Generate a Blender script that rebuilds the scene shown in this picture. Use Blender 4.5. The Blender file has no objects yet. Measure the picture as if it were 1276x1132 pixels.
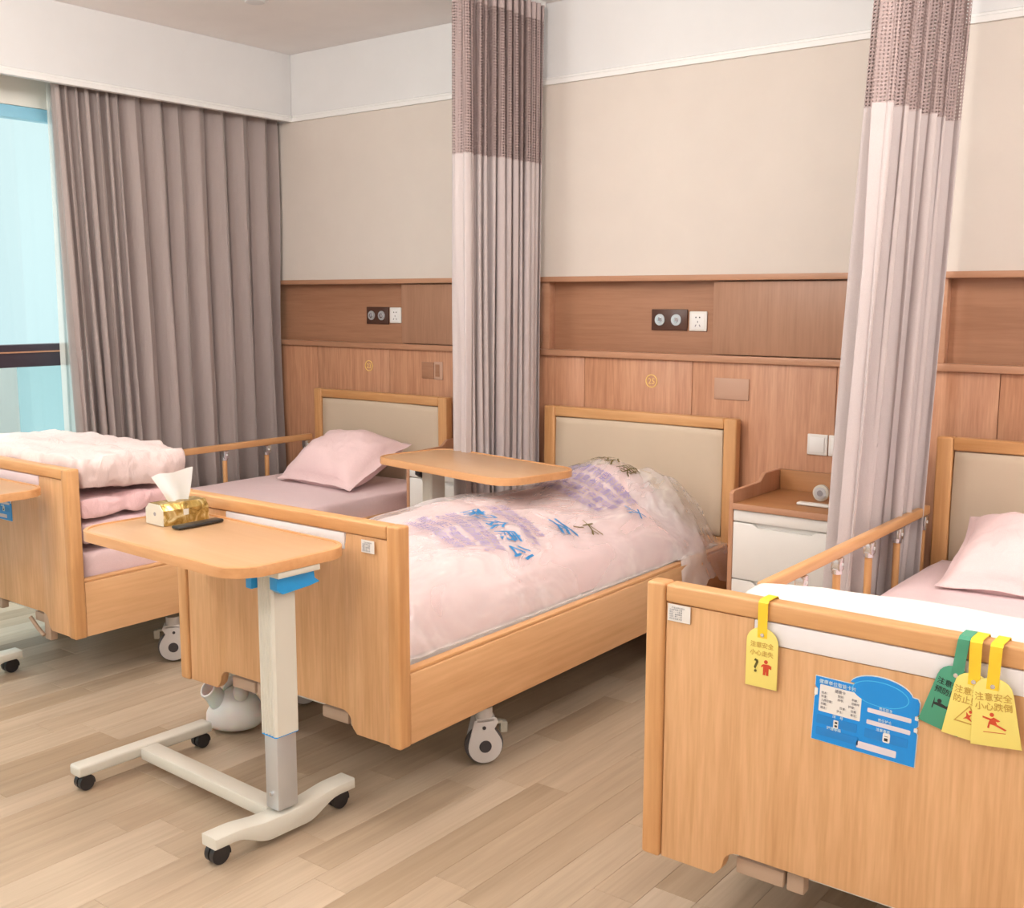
import bpy, bmesh, math, random
from mathutils import Vector, Matrix, noise
random.seed(7)
R = math.radians
S = bpy.context.scene
COL = S.collection

# ------------------------------------------------------------------ camera
F, YAW, PIT, ROLL = 1354.544, -0.6567, -0.1406, 0.0027
fw = Vector((math.sin(YAW), math.cos(YAW), 0)); rt = Vector((fw.y, -fw.x, 0)); up = Vector((0, 0, 1))
fw2 = fw*math.cos(PIT)+up*math.sin(PIT); up2 = up*math.cos(PIT)-fw*math.sin(PIT)
rt3 = rt*math.cos(ROLL)+up2*math.sin(ROLL); up3 = up2*math.cos(ROLL)-rt*math.sin(ROLL)
cam_d = bpy.data.cameras.new('camera'); cam = bpy.data.objects.new('camera', cam_d); COL.objects.link(cam)
cam.matrix_world = Matrix(((rt3.x, up3.x, -fw2.x, 4.8521), (rt3.y, up3.y, -fw2.y, -4.2523), (rt3.z, up3.z, -fw2.z, 1.4661), (0, 0, 0, 1)))
cam_d.sensor_fit = 'HORIZONTAL'; cam_d.sensor_width = 36; cam_d.lens = 36*F/1276; cam_d.clip_start = .05
S.camera = cam

# ------------------------------------------------------------------ world, lights, exposure
S.view_settings.view_transform = 'Standard'; S.view_settings.look = 'None'
S.view_settings.gamma = 1; S.view_settings.use_curve_mapping = False
S.view_settings.exposure = 0.0
W = bpy.data.worlds.new('sky'); S.world = W; W.use_nodes = True
nt = W.node_tree; nt.nodes.clear()
o = nt.nodes.new('ShaderNodeOutputWorld'); bg = nt.nodes.new('ShaderNodeBackground')
tc = nt.nodes.new('ShaderNodeTexCoord'); sp = nt.nodes.new('ShaderNodeSeparateXYZ'); cr = nt.nodes.new('ShaderNodeValToRGB')
mp = nt.nodes.new('ShaderNodeMath'); mp.operation = 'MULTIPLY_ADD'; mp.inputs[1].default_value = .5; mp.inputs[2].default_value = .5
nt.links.new(tc.outputs['Generated'], sp.inputs[0]); nt.links.new(sp.outputs['Z'], mp.inputs[0]); nt.links.new(mp.outputs[0], cr.inputs[0])
cr.color_ramp.elements[0].position = .40; cr.color_ramp.elements[0].color = (.60, .78, .81, 1)
cr.color_ramp.elements[1].position = .62; cr.color_ramp.elements[1].color = (.76, .86, .85, 1)
nt.links.new(cr.outputs[0], bg.inputs[0]); bg.inputs[1].default_value = 1.25
nt.links.new(bg.outputs[0], o.inputs[0])
sun_d = bpy.data.lights.new('sun', 'SUN'); sun = bpy.data.objects.new('sun', sun_d); COL.objects.link(sun)
sun_d.energy = 3.4; sun_d.angle = R(25); sun_d.color = (1, .98, .95)
sun.rotation_euler = Vector((.50, .16, -.86)).to_track_quat('-Z', 'Y').to_euler()
FILL_LAMPS = [(2.7, -2.1), (4.7, -1.5), (1.3, -3.0), (6.5, -2.0), (3.3, -4.6), (6.2, -4.6), (1.2, -4.9)]  # added fill lamps, out of view, to brighten back wall and ceiling
FILL_W = 42
FILL_COL = (1, .965, .93)

# ------------------------------------------------------------------ node helpers
MATS = {}
def new_mat(name):
    m = bpy.data.materials.new(name); m.use_nodes = True
    b = m.node_tree.nodes['Principled BSDF']
    MATS[name] = m
    return m, m.node_tree, b
def N(t, kind, **kw):
    n = t.nodes.new(kind)
    for k, v in kw.items(): setattr(n, k, v)
    return n
def ramp(t, src, stops):
    r = N(t, 'ShaderNodeValToRGB')
    e = r.color_ramp.elements
    while len(e) < len(stops): e.new(.5)
    for i, (p, c) in enumerate(stops): e[i].position = p; e[i].color = (*c, 1)
    t.links.new(src, r.inputs[0]); return r.outputs[0]
def coords(t, scale=(1, 1, 1), rnd=0.0, kind='Object'):
    tc = N(t, 'ShaderNodeTexCoord'); mp = N(t, 'ShaderNodeMapping'); mp.inputs['Scale'].default_value = scale
    t.links.new(tc.outputs[kind], mp.inputs[0])
    if rnd:
        oi = N(t, 'ShaderNodeObjectInfo'); ml = N(t, 'ShaderNodeMath', operation='MULTIPLY'); ml.inputs[1].default_value = rnd
        t.links.new(oi.outputs['Random'], ml.inputs[0]); t.links.new(ml.outputs[0], mp.inputs['Location'])
    return mp.outputs[0]
def noise_tex(t, vec, scale, detail=4, dist=0.0, rough=.55):
    n = N(t, 'ShaderNodeTexNoise'); n.inputs['Scale'].default_value = scale; n.inputs['Detail'].default_value = detail
    n.inputs['Distortion'].default_value = dist; n.inputs['Roughness'].default_value = rough
    t.links.new(vec, n.inputs['Vector']); return n.outputs['Fac']
def bump(t, b, src, strength, dist=.002):
    bp = N(t, 'ShaderNodeBump'); bp.inputs['Strength'].default_value = strength; bp.inputs['Distance'].default_value = dist
    t.links.new(src, bp.inputs['Height']); t.links.new(bp.outputs[0], b.inputs['Normal'])
def plain(name, c, rough=.5, metal=0.0, spec=.5, bscale=0, bstr=.1, bdist=.001):
    m, t, b = new_mat(name)
    b.inputs['Base Color'].default_value = (*c, 1); b.inputs['Roughness'].default_value = rough
    b.inputs['Metallic'].default_value = metal; b.inputs['Specular IOR Level'].default_value = spec
    v = coords(t)
    nz = noise_tex(t, v, 6, 3)
    mx = N(t, 'ShaderNodeMix', data_type='RGBA'); mx.inputs[6].default_value = (*[x*.96 for x in c], 1); mx.inputs[7].default_value = (*[min(1, x*1.03) for x in c], 1)
    t.links.new(nz, mx.inputs[0]); t.links.new(mx.outputs[2], b.inputs['Base Color'])
    if bscale: bump(t, b, noise_tex(t, coords(t), bscale, 3), bstr, bdist)
    return m
def wood(name, ca, cb, axis='Z', rough=.38, coarse=7, rnd=3.0, contrast=.35, fine=70):
    m, t, b = new_mat(name)
    k = {'X': (.06, 1, 1), 'Y': (1, .06, 1), 'Z': (1, 1, .06)}[axis]
    v = coords(t, k, rnd)
    n1 = noise_tex(t, v, coarse, 5, .6); n2 = noise_tex(t, v, fine, 3, .2)
    mx = N(t, 'ShaderNodeMix', data_type='FLOAT'); mx.inputs[0].default_value = contrast
    t.links.new(n1, mx.inputs[2]); t.links.new(n2, mx.inputs[3])
    c = ramp(t, mx.outputs[0], [(.32, cb), (.62, ca)])
    t.links.new(c, b.inputs['Base Color']); b.inputs['Roughness'].default_value = rough
    b.inputs['Specular IOR Level'].default_value = .4
    bump(t, b, n2, .05)
    return m
# ------------------------------------------------------------------ materials
OAK_A, OAK_B = (.76, .455, .235), (.60, .325, .145)
oak_z = wood('oak_vertical', OAK_A, OAK_B, 'Z', coarse=16, fine=110, contrast=.5); oak_x = wood('oak_across', OAK_A, OAK_B, 'X'); oak_y = wood('oak_along', OAK_A, OAK_B, 'Y')
oakd_z = wood('oak_solid_vertical', (.72, .40, .18), (.52, .245, .085), 'Z', coarse=12)
oakd_x = wood('oak_solid_across', (.72, .40, .18), (.52, .245, .085), 'X', coarse=12)
oakd_y = wood('oak_solid_along', (.74, .42, .20), (.56, .28, .11), 'Y', coarse=12)
table_wood = wood('tabletop_wood', (.61, .38, .215), (.54, .32, .165), 'X', rough=.3, coarse=5)
table_edge = wood('tabletop_edge_wood', (.68, .36, .165), (.56, .27, .10), 'X', rough=.35)
panel_v = wood('panel_veneer_vertical', (.62, .33, .195), (.44, .20, .108), 'Z', coarse=38, fine=120, contrast=.45)
panel_h = wood('panel_veneer_across', (.42, .215, .125), (.34, .165, .092), 'X', coarse=14, fine=90, contrast=.5)
panel_door = wood('panel_veneer_door', (.44, .245, .155), (.36, .19, .115), 'Z', coarse=16, fine=110, contrast=.5)
ledge_w = wood('ledge_wood', (.55, .30, .185), (.46, .235, .135), 'X', coarse=10)
tray_w = wood('nightstand_wood', (.46, .215, .085), (.36, .155, .055), 'X', coarse=8)
ns_side = wood('nightstand_side_wood', (.56, .30, .18), (.47, .235, .13), 'Z', coarse=8)
wallpaper = plain('wallpaper', (.70, .63, .565), .85, bscale=220, bstr=.15)
white_paint = plain('white_paint', (.76, .755, .75), .7)
ceiling_paint = plain('ceiling_paint', (.88, .85, .83), .8)
trim_paint = plain('trim_paint', (.86, .85, .83), .5)
cream_wall = plain('cream_wall', (.93, .90, .82), .8)
dark_frame = plain('dark_window_frame', (.055, .04, .055), .4)
blue_frame = plain('blue_film_frame', (.36, .72, .92), .35)
pad_fabric = plain('headboard_upholstery', (.64, .52, .385), .55, bscale=120, bstr=.1)
white_plastic = plain('white_plastic', (.82, .80, .76), .35)
cream_metal = plain('cream_metal', (.70, .68, .60), .32)
silver_metal = plain('silver_metal', (.60, .62, .64), .3, .6)
chrome = plain('chrome', (.75, .76, .78), .2, .9)
steel = plain('steel_white', (.80, .79, .77), .35)
black_plastic = plain('black_plastic', (.022, .02, .022), .4)
rubber = plain('grey_rubber', (.09, .08, .08), .6)
hub_dark = plain('hub_dark', (.05, .045, .05), .5)
caster_grey = plain('caster_grey', (.62, .59, .57), .4)
pedal_grey = plain('pedal_grey', (.38, .36, .30), .45)
crank_beige = plain('crank_beige', (.50, .36, .26), .5)
brown_plate = plain('brown_plate', (.085, .035, .022), .35)
blue_plastic = plain('blue_plastic', (.02, .36, .85), .35)
board_blue = plain('board_blue', (.006, .28, .78), .3)
board_mid = plain('board_mid_blue', (.010, .23, .66), .35)
board_light = plain('board_light_blue', (.08, .55, .92), .35)
paper = plain('paper', (.83, .80, .76), .7)
slot_grey = plain('label_ink', (.50, .50, .52), .7)
slot_pink = plain('slot_lilac', (.74, .68, .74), .6)
yellow = plain('yellow_foam', (.88, .74, .20), .6)
yellow_strap = plain('yellow_strap', (.90, .62, .03), .5)
green = plain('green_foam', (.07, .33, .20), .6)
ink_gold = plain('ink_gold', (.60, .36, .06), .6)
ink_black = plain('ink_black', (.02, .02, .02), .6)
ink_dark = plain('ink_olive', (.10, .08, .01), .6)
ink_red = plain('ink_red', (.62, .07, .02), .6)
ink_grey = plain('ink_grey', (.33, .31, .33), .7)
ink_white = plain('ink_white', (.70, .88, .95), .6)
ink_blue = plain('ink_blue', (.02, .22, .50), .5)
ink_violet = plain('ink_violet', (.20, .18, .42), .6)
gold = plain('gold_number', (.90, .62, .20), .35)
plate_tan = plain('cover_plate_tan', (.56, .35, .25), .55)
phone_m = plain('phone_black', (.02, .018, .016), .35)
tissue_paper = plain('tissue_paper', (.80, .82, .82), .9, bscale=20, bstr=.3)
box_white = plain('tissue_box_end', (.72, .68, .58), .5)
gold_foil, t, b = new_mat('gold_foil')
v = coords(t); c = ramp(t, noise_tex(t, v, 26, 5, 1.5), [(.3, (.20, .11, .02)), (.5, (.50, .33, .09)), (.68, (.85, .72, .40))])
t.links.new(c, b.inputs['Base Color']); b.inputs['Metallic'].default_value = .6; b.inputs['Roughness'].default_value = .3
bump(t, b, noise_tex(t, coords(t), 30, 4, 1), .6, .01)

def cloth(name, c, wr=9, wstr=.5, rough=.85, sheen=.2, stretch=(1, 1, 1), trans=0):
    m, t, b = new_mat(name)
    v = coords(t, stretch)
    n1 = noise_tex(t, v, wr, 4, 1.2); n2 = noise_tex(t, coords(t), 400, 2)
    b.inputs['Roughness'].default_value = rough; b.inputs['Sheen Weight'].default_value = sheen
    cc = ramp(t, n2, [(.3, tuple(x*.95 for x in c)), (.7, tuple(min(1, x*1.04) for x in c))])
    t.links.new(cc, b.inputs['Base Color'])
    if trans: b.inputs['Transmission Weight'].default_value = 0
    bump(t, b, n1, wstr, .02)
    return m
handle_white = plain('handle_plate_white', (.86, .83, .84), .4); handle_lilac = plain('handle_plate_lilac', (.80, .66, .68), .45)
sheet_m = cloth('pink_sheet', (.80, .60, .61), 5, .25)
pillow_m = cloth('pink_pillowcase', (.86, .63, .625), 7, .4)
quilt_m = cloth('pink_quilt', (.83, .54, .55), 13, .7, stretch=(1, 1, .5))
quilt_light = cloth('pale_pink_quilt', (.80, .63, .60), 13, .6, stretch=(1, 1, .5))
lilac_m = cloth('lilac_quilt', (.80, .585, .61), 8, .5)
white_quilt = cloth('white_quilt', (.80, .745, .70), 6, .3)
grey_curtain = cloth('grey_brown_curtain', (.37, .305, .285), 30, .12, .65, .3, (1, 1, .2))
privacy_m = cloth('greige_privacy_curtain', (.56, .49, .48), 20, .08, .75, .2, (1, 1, .2))
tape_m = cloth('curtain_heading_tape', (.50, .40, .385), 60, .3)
mesh_m, t, b = new_mat('curtain_mesh')
b.inputs['Base Color'].default_value = (.40, .305, .29, 1); b.inputs['Roughness'].default_value = .8
uv = N(t, 'ShaderNodeTexCoord'); mpn = N(t, 'ShaderNodeMapping'); mpn.inputs['Scale'].default_value = (1, 1, 1)
t.links.new(uv.outputs['UV'], mpn.inputs[0])
vo = N(t, 'ShaderNodeTexVoronoi'); vo.inputs['Scale'].default_value = 1; vo.inputs['Randomness'].default_value = 0
t.links.new(mpn.outputs[0], vo.inputs['Vector'])
lt = N(t, 'ShaderNodeMath', operation='GREATER_THAN'); lt.inputs[1].default_value = .31; t.links.new(vo.outputs['Distance'], lt.inputs[0])
t.links.new(lt.outputs[0], b.inputs['Alpha'])

def thin(name, c, alpha, rough=.3, wr=0, wstr=.5, spec=.5, stretch=(1, 1, 1)):
    m, t, b = new_mat(name)
    b.inputs['Base Color'].default_value = (*c, 1); b.inputs['Roughness'].default_value = rough; b.inputs['Alpha'].default_value = alpha
    b.inputs['Specular IOR Level'].default_value = spec
    if wr:
        n = noise_tex(t, coords(t, stretch), wr, 3, .8); bump(t, b, n, wstr, .03)
        a = ramp(t, n, [(.35, (alpha*.75,)*3), (.62, (min(1, alpha*1.2),)*3), (.72, (min(1, alpha*1.7),)*3)])
        t.links.new(a, b.inputs['Alpha'])
    return m
bag_m = thin('clear_plastic_bag', (.92, .88, .88), .34, .22, 4, .8, .8, (2.2, .8, 1))
sheer_m = thin('white_sheer', (.85, .92, .88), .62, .9)
jug_m = plain('translucent_jug_plastic', (.74, .73, .70), .35)
jug_m.node_tree.nodes['Principled BSDF'].inputs['Subsurface Weight'].default_value = .4
glass_m, t, b = new_mat('window_glass'); t.nodes.remove(b)
tr = N(t, 'ShaderNodeBsdfTransparent'); tr.inputs[0].default_value = (.93, .985, .99, 1); gl = N(t, 'ShaderNodeBsdfGlossy'); gl.inputs['Roughness'].default_value = .02
ms = N(t, 'ShaderNodeMixShader'); ms.inputs[0].default_value = .06
t.links.new(tr.outputs[0], ms.inputs[1]); t.links.new(gl.outputs[0], ms.inputs[2]); t.links.new(ms.outputs[0], t.nodes['Material Output'].inputs[0])
lamp_m, t, b = new_mat('lamp_diffuser'); b.inputs['Emission Color'].default_value = (1, .95, .88, 1); b.inputs['Emission Strength'].default_value = 3

def floor_mat(name, bricks=False):
    m, t, b = new_mat(name)
    v = coords(t, (1, .045, 1), 40)
    n1 = noise_tex(t, v, 14, 5, 1.0); n2 = noise_tex(t, v, 90, 3, .2)
    mx = N(t, 'ShaderNodeMix', data_type='FLOAT'); mx.inputs[0].default_value = .35
    t.links.new(n1, mx.inputs[2]); t.links.new(n2, mx.inputs[3])
    g = ramp(t, mx.outputs[0], [(.3, (.80, .78, .75)), (.65, (1.08, 1.08, 1.08))])
    oi = N(t, 'ShaderNodeObjectInfo')
    src = oi.outputs['Random']
    tone = ramp(t, src, [(0, (.38, .28, .185)), (.25, (.47, .365, .26)), (.5, (.51, .405, .295)), (.75, (.445, .335, .23)), (1, (.56, .455, .345))])
    ml = N(t, 'ShaderNodeMix', data_type='RGBA', blend_type='MULTIPLY'); ml.inputs[0].default_value = 1
    t.links.new(tone, ml.inputs[6]); t.links.new(g, ml.inputs[7]); t.links.new(ml.outputs[2], b.inputs['Base Color'])
    b.inputs['Roughness'].default_value = .42; b.inputs['Specular IOR Level'].default_value = .45
    bump(t, b, n2, .04)
    return m
floor_m = floor_mat('oak_laminate')
floor_base_m = plain('laminate_beyond', (.50, .37, .26), .45)

# ------------------------------------------------------------------ mesh helpers
def finish(name, bm, mat, parent=None, smooth=False, loc=None):
    me = bpy.data.meshes.new(name); bm.normal_update(); bm.to_mesh(me); bm.free()
    mats = mat if isinstance(mat, (list, tuple)) else [mat]
    for m in mats: me.materials.append(m)
    if smooth:
        for p in me.polygons: p.use_smooth = True
        if smooth != 'all':
            try: me.set_sharp_from_angle(angle=R(40))
            except Exception: pass
    ob = bpy.data.objects.new(name, me); COL.objects.link(ob)
    if parent is not None: ob.parent = parent
    if loc is not None: ob.location = loc
    return ob
def thing(name, label, cat, loc=(0, 0, 0), rotz=0, group=None):
    e = bpy.data.objects.new(name, None); COL.objects.link(e); e.location = loc; e.rotation_euler = (0, 0, rotz)
    e.empty_display_size = .1; e['label'] = label; e['category'] = cat
    if group: e['group'] = group
    return e
def tag(ob, label, cat, group=None):
    ob['label'] = label; ob['category'] = cat
    if group: ob['group'] = group
    return ob
def struct(ob, label=None):
    ob['kind'] = 'structure'
    if label: ob['label'] = label
    return ob
def add_box(bm, x0, x1, y0, y1, z0, z1, bev=0.0, seg=2, mat=None):
    r = bmesh.ops.create_cube(bm, size=1.0)
    vs = r['verts']
    for v in vs:
        v.co = Vector(((x0+x1)/2+v.co.x*(x1-x0), (y0+y1)/2+v.co.y*(y1-y0), (z0+z1)/2+v.co.z*(z1-z0)))
    if mat is not None:
        for v in vs:
            for e in v.link_edges: v.co = v.co
        M_ = mat
        for v in vs: v.co = M_ @ v.co
    if bev:
        es = list({e for v in vs for e in v.link_edges})
        bmesh.ops.bevel(bm, geom=es, offset=bev, segments=seg, affect='EDGES', profile=.5, clamp_overlap=True)
def box(name, x0, x1, y0, y1, z0, z1, mat, parent=None, bev=.002, seg=2, smooth=True):
    bm = bmesh.new(); add_box(bm, min(x0, x1), max(x0, x1), min(y0, y1), max(y0, y1), min(z0, z1), max(z0, z1), bev, seg)
    return finish(name, bm, mat, parent, smooth)
def add_prism(bm, pts, axis, a, b_, bev=0.0, seg=2):
    """pts: outline (u,v). axis 'Y': u->x v->z, extruded y a..b ; 'Z': u->x v->y ; 'X': u->y v->z"""
    def P(u, v, w):
        return {'Y': (u, w, v), 'Z': (u, v, w), 'X': (w, u, v)}[axis]
    v0 = [bm.verts.new(P(u, v, a)) for u, v in pts]; v1 = [bm.verts.new(P(u, v, b_)) for u, v in pts]
    n = len(pts)
    f0 = bm.faces.new(v0); f1 = bm.faces.new(v1[::-1])
    side = []
    for i in range(n):
        side.append(bm.faces.new((v0[i], v1[i], v1[(i+1) % n], v0[(i+1) % n])))
    bmesh.ops.recalc_face_normals(bm, faces=[f0, f1]+side)
    if bev:
        es = list(set(f0.edges) | set(f1.edges))
        bmesh.ops.bevel(bm, geom=es, offset=bev, segments=seg, affect='EDGES', profile=.5, clamp_overlap=True)
def prism(name, pts, axis, a, b_, mat, parent=None, bev=0.0, smooth=True, seg=2):
    bm = bmesh.new(); add_prism(bm, pts, axis, a, b_, bev, seg); return finish(name, bm, mat, parent, smooth)
def add_cyl(bm, c, r, h, axis='Z', seg=24, r2=None):
    rot = {'Z': Matrix(), 'X': Matrix.Rotation(R(90), 4, 'Y'), 'Y': Matrix.Rotation(R(90), 4, 'X')}[axis]
    bmesh.ops.create_cone(bm, cap_ends=True, segments=seg, radius1=r, radius2=r if r2 is None else r2, depth=h, matrix=Matrix.Translation(c) @ rot)
def cyl(name, c, r, h, mat, parent=None, axis='Z', seg=24, r2=None, bev=0):
    bm = bmesh.new(); add_cyl(bm, c, r, h, axis, seg, r2)
    if bev:
        es = [e for e in bm.edges if len(e.link_faces) == 2 and e.calc_face_angle() > 1]
        bmesh.ops.bevel(bm, geom=es, offset=bev, segments=2, affect='EDGES')
    return finish(name, bm, mat, parent, True)
def add_tube(bm, pts, r, seg=10, caps=True):
    pts = [Vector(p) for p in pts]; rr = r if isinstance(r, (list, tuple)) else [r]*len(pts)
    rings = []; prev = None
    for i, p in enumerate(pts):
        d = (pts[min(i+1, len(pts)-1)]-pts[max(i-1, 0)]).normalized()
        a = Vector((0, 0, 1)) if abs(d.z) < .9 else Vector((1, 0, 0))
        if prev is not None: a = prev
        u = (a-d*a.dot(d)).normalized(); w = d.cross(u); prev = u
        rings.append([bm.verts.new(p+(u*math.cos(2*math.pi*k/seg)+w*math.sin(2*math.pi*k/seg))*rr[i]) for k in range(seg)])
    for a, b_ in zip(rings, rings[1:]):
        for k in range(seg): bm.faces.new((a[k], a[(k+1) % seg], b_[(k+1) % seg], b_[k]))
    if caps: bm.faces.new(rings[0][::-1]); bm.faces.new(rings[-1])
def tube(name, pts, r, mat, parent=None, seg=10, caps=True):
    bm = bmesh.new(); add_tube(bm, pts, r, seg, caps); return finish(name, bm, mat, parent, True)
def arc(cx, cy, r, a0, a1, n=8, ry=None):
    ry = r if ry is None else ry
    return [(cx+r*math.cos(R(a0+(a1-a0)*i/n)), cy+ry*math.sin(R(a0+(a1-a0)*i/n))) for i in range(n+1)]
def rrect(x0, x1, y0, y1, r, n=8):
    return arc(x1-r, y1-r, r, 0, 90, n)+arc(x0+r, y1-r, r, 90, 180, n)+arc(x0+r, y0+r, r, 180, 270, n)+arc(x1-r, y0+r, r, 270, 360, n)
def fbm(x, y, z, s, o_=3):
    v = 0; a = 1; 
    for _ in range(o_):
        v += a*noise.noise(Vector((x*s, y*s, z*s))); a *= .5; s *= 2.1
    return v
def soft_box(name, x0, x1, y0, y1, z0, z1, mat, parent=None, p=4.0, amp=.01, ns=6, n=26, seed=0, stretch=(1, 1, 1)):
    bm = bmesh.new(); bmesh.ops.create_cube(bm, size=2.0)
    bmesh.ops.subdivide_edges(bm, edges=bm.edges[:], cuts=n, use_grid_fill=True)
    c = Vector(((x0+x1)/2, (y0+y1)/2, (z0+z1)/2)); h = Vector(((x1-x0)/2, (y1-y0)/2, (z1-z0)/2))
    mn = min(h)
    for v in bm.verts:
        q = v.co.copy()
        k = (abs(q.x)**p+abs(q.y)**p+abs(q.z)**p)**(1/p)
        d = q/k
        # rounded by smallest dimension: keep long sides straight
        e = Vector([math.copysign(h[i]-mn*(1-abs(d[i])) if abs(q[i]) > .999 else 0, q[i]) if abs(q[i]) > .999 else 0 for i in range(3)])
        pos = Vector([q[i]*(h[i]-mn)+d[i]*mn for i in range(3)])
        nrm = d.normalized()
        w = fbm((pos.x+seed)*stretch[0], pos.y*stretch[1], pos.z*stretch[2], ns)
        v.co = c+pos+nrm*amp*w
    return finish(name, bm, mat, parent, 'all')
def pillow(name, w, d, h, mat, parent=None, flange=.03, seed=0, n=40, wr=.020):
    """a filled pillow lying in the local xy plane, centre at the origin, pinched corners, sewn flange"""
    bm = bmesh.new(); top = []; bot = []
    for j in range(n+1):
        ra = []; rb = []
        for i in range(n+1):
            u = -1+2*i/n; v = -1+2*j/n
            # edges bow inwards between the corners
            k = 1-.07*(1-v*v) if True else 1
            x = u*w/2*(1-.06*(1-v*v)*abs(u)); y = v*d/2*(1-.08*(1-u*u)*abs(v))
            uu = min(1, abs(u)/.93); vv = min(1, abs(v)/.93)
            t_ = max(0, (1-uu**2.2)*(1-vv**2.2))**.45
            wv = fbm(x+seed, y, seed, 7, 3)*wr*(.3+t_)
            z = h/2*t_
            edge = noise.noise(Vector((x*9+seed, y*9, 3)))*.012*(1-t_)
            ra.append(bm.verts.new((x, y, z+wv+edge+.0015))); rb.append(bm.verts.new((x, y, -z*.75+edge+wv*.3-.0015)))
        top.append(ra); bot.append(rb)
    for j in range(n):
        for i in range(n):
            bm.faces.new((top[j][i], top[j][i+1], top[j+1][i+1], top[j+1][i]))
            bm.faces.new((bot[j][i], bot[j+1][i], bot[j+1][i+1], bot[j][i+1]))
    for i in range(n):
        bm.faces.new((top[0][i+1], top[0][i], bot[0][i], bot[0][i+1])); bm.faces.new((top[n][i], top[n][i+1], bot[n][i+1], bot[n][i]))
        bm.faces.new((top[i][0], top[i+1][0], bot[i+1][0], bot[i][0])); bm.faces.new((top[i+1][n], top[i][n], bot[i][n], bot[i+1][n]))
    return finish(name, bm, mat, parent, 'all')
def text(body, size, mat, parent, M_, name='lettering', ext=.0003, align='LEFT', space=1.0, keep=None, offs=0.0):
    cu = bpy.data.curves.new('txt', 'FONT'); cu.body = body; cu.size = size; cu.extrude = ext; cu.align_x = align
    cu.resolution_u = 2; cu.space_character = space; cu.offset = offs
    ob = bpy.data.objects.new('txt', cu); COL.objects.link(ob)
    bpy.context.view_layer.update()
    dg = bpy.context.evaluated_depsgraph_get()
    me = bpy.data.meshes.new_from_object(ob.evaluated_get(dg))
    bpy.data.objects.remove(ob); me.materials.clear(); me.materials.append(mat); me.name = name
    if keep: return me
    me.transform(M_)
    o2 = bpy.data.objects.new(name, me); COL.objects.link(o2); o2.parent = parent
    return o2
FRONT = Matrix.Rotation(R(90), 4, 'X')     # text facing -Y
def front_at(x, y, z, roll=0): return Matrix.Translation((x, y, z)) @ Matrix.Rotation(R(roll), 4, 'Y') @ FRONT

# ------------------------------------------------------------------ SETTING
X0, X1, Y0 = -.32, 7.6, -5.7
ZC, ZM, Z1, Z2 = 2.822, 2.457, 1.577, 1.234
PB = 1.833                                        # bay width of the bedhead wall
floor = struct(box('floor', X0-.1, X1+.1, Y0-.1, .1, -.08, -.0035, floor_base_m, bev=0))
PW = .118; meshes = {}
rows = int(5.2/PW)
npl = 0
for r_ in range(rows):
    y = -random.uniform(.0, .8)+.0; ytop = 0.0; y = 0.0; first = True
    while y > -3.15:
        L = random.choice([.45, .6, .75, .95, 1.15])
        if first: L = random.choice([.3, .45, .6, .75, .95]); first = False
        key = L
        if key not in meshes:
            bm = bmesh.new(); add_box(bm, .0003, PW-.0003, -L+.0003, -.0003, -.0034, 0, .0006, 1)
            me = bpy.data.meshes.new('plank'); bm.to_mesh(me); bm.free(); me.materials.append(floor_m); meshes[key] = me
        ob = bpy.data.objects.new('plank', meshes[key]); COL.objects.link(ob); ob.parent = floor
        ob.location = (-.32+r_*PW, y, 0); y -= L; npl += 1
print('planks', npl)
ceil = struct(box('ceiling', X0-.1, X1+.1, Y0-.1, .1, ZC, ZC+.08, ceiling_paint, bev=0))
wall_back = struct(box('wall_back', X0-.1, X1+.1, .06, .16, -.08, ZC, white_paint, bev=0))
box('wallpaper', X0, X1, 0, .059, Z1-.01, ZM, wallpaper, wall_back, bev=0)
box('upper_band', X0, X1, .001, .059, ZM, ZC-.001, white_paint, wall_back, bev=0)
# dado of tall veneer panels
seams = [-.32, .17, .737, 1.387, 2.003, 2.57, 3.22, 3.836, 4.403, 5.053, 5.669, 6.4, 7.0, X1]
for a, b_ in zip(seams, seams[1:]):
    box('panel', a+.0015, b_-.0015, 0, .058, -.003, Z2-.03, panel_v, wall_back, bev=.001)
# recessed niches with sliding doors
box('niche_back', X0, X1, .045, .059, Z2-.03, Z1-.01, panel_h, wall_back, bev=0)
for k in range(-1, 4):
    a = 1.80+k*PB
    if a > X1-.5: continue
    lo = max(a, X0)
    xd = a+.86
    if a > .5: box('niche_divider', a-.05, a-.002, -.002, .045, Z2+.0005, Z1-.0255, ledge_w, wall_back, bev=.001)
    hi = min(a+PB-.052, X1)
    box('niche_door', xd, hi, .004, .030, Z2+.004, Z1-.030, panel_door, wall_back, bev=.0015)
tr = struct(box('trim_1', X0, X1, -.018, .0445, Z2-.029, Z2, ledge_w, bev=.003)); tr['label'] = 'lower wooden ledge under the niches along the bedhead wall'
tr = struct(box('trim_2', X0, X1, -.018, .0445, Z1-.025, Z1, ledge_w, bev=.003)); tr['label'] = 'upper wooden ledge above the niches along the bedhead wall'
def moulding(name, x0, x1, y0, y1, along):
    bm = bmesh.new()
    if along == 'X': prof = [(y1, ZM-.002), (y1-.014, ZM-.002), (y1-.014, ZM+.018), (y1-.008, ZM+.022), (y1-.008, ZM+.030), (y1, ZM+.034)]; add_prism(bm, prof, 'X', x0, x1)
    else: prof = [(x0, ZM-.002), (x0+.014, ZM-.002), (x0+.014, ZM+.018), (x0+.008, ZM+.022), (x0+.008, ZM+.030), (x0, ZM+.034)]; add_prism(bm, prof, 'Y', y0, y1)
    return struct(finish(name, bm, trim_paint))
moulding('trim_3', .015, X1, 0, 0.0, 'X')
moulding('trim_4', 0.0, 0, Y0, -.001, 'Y')
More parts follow.
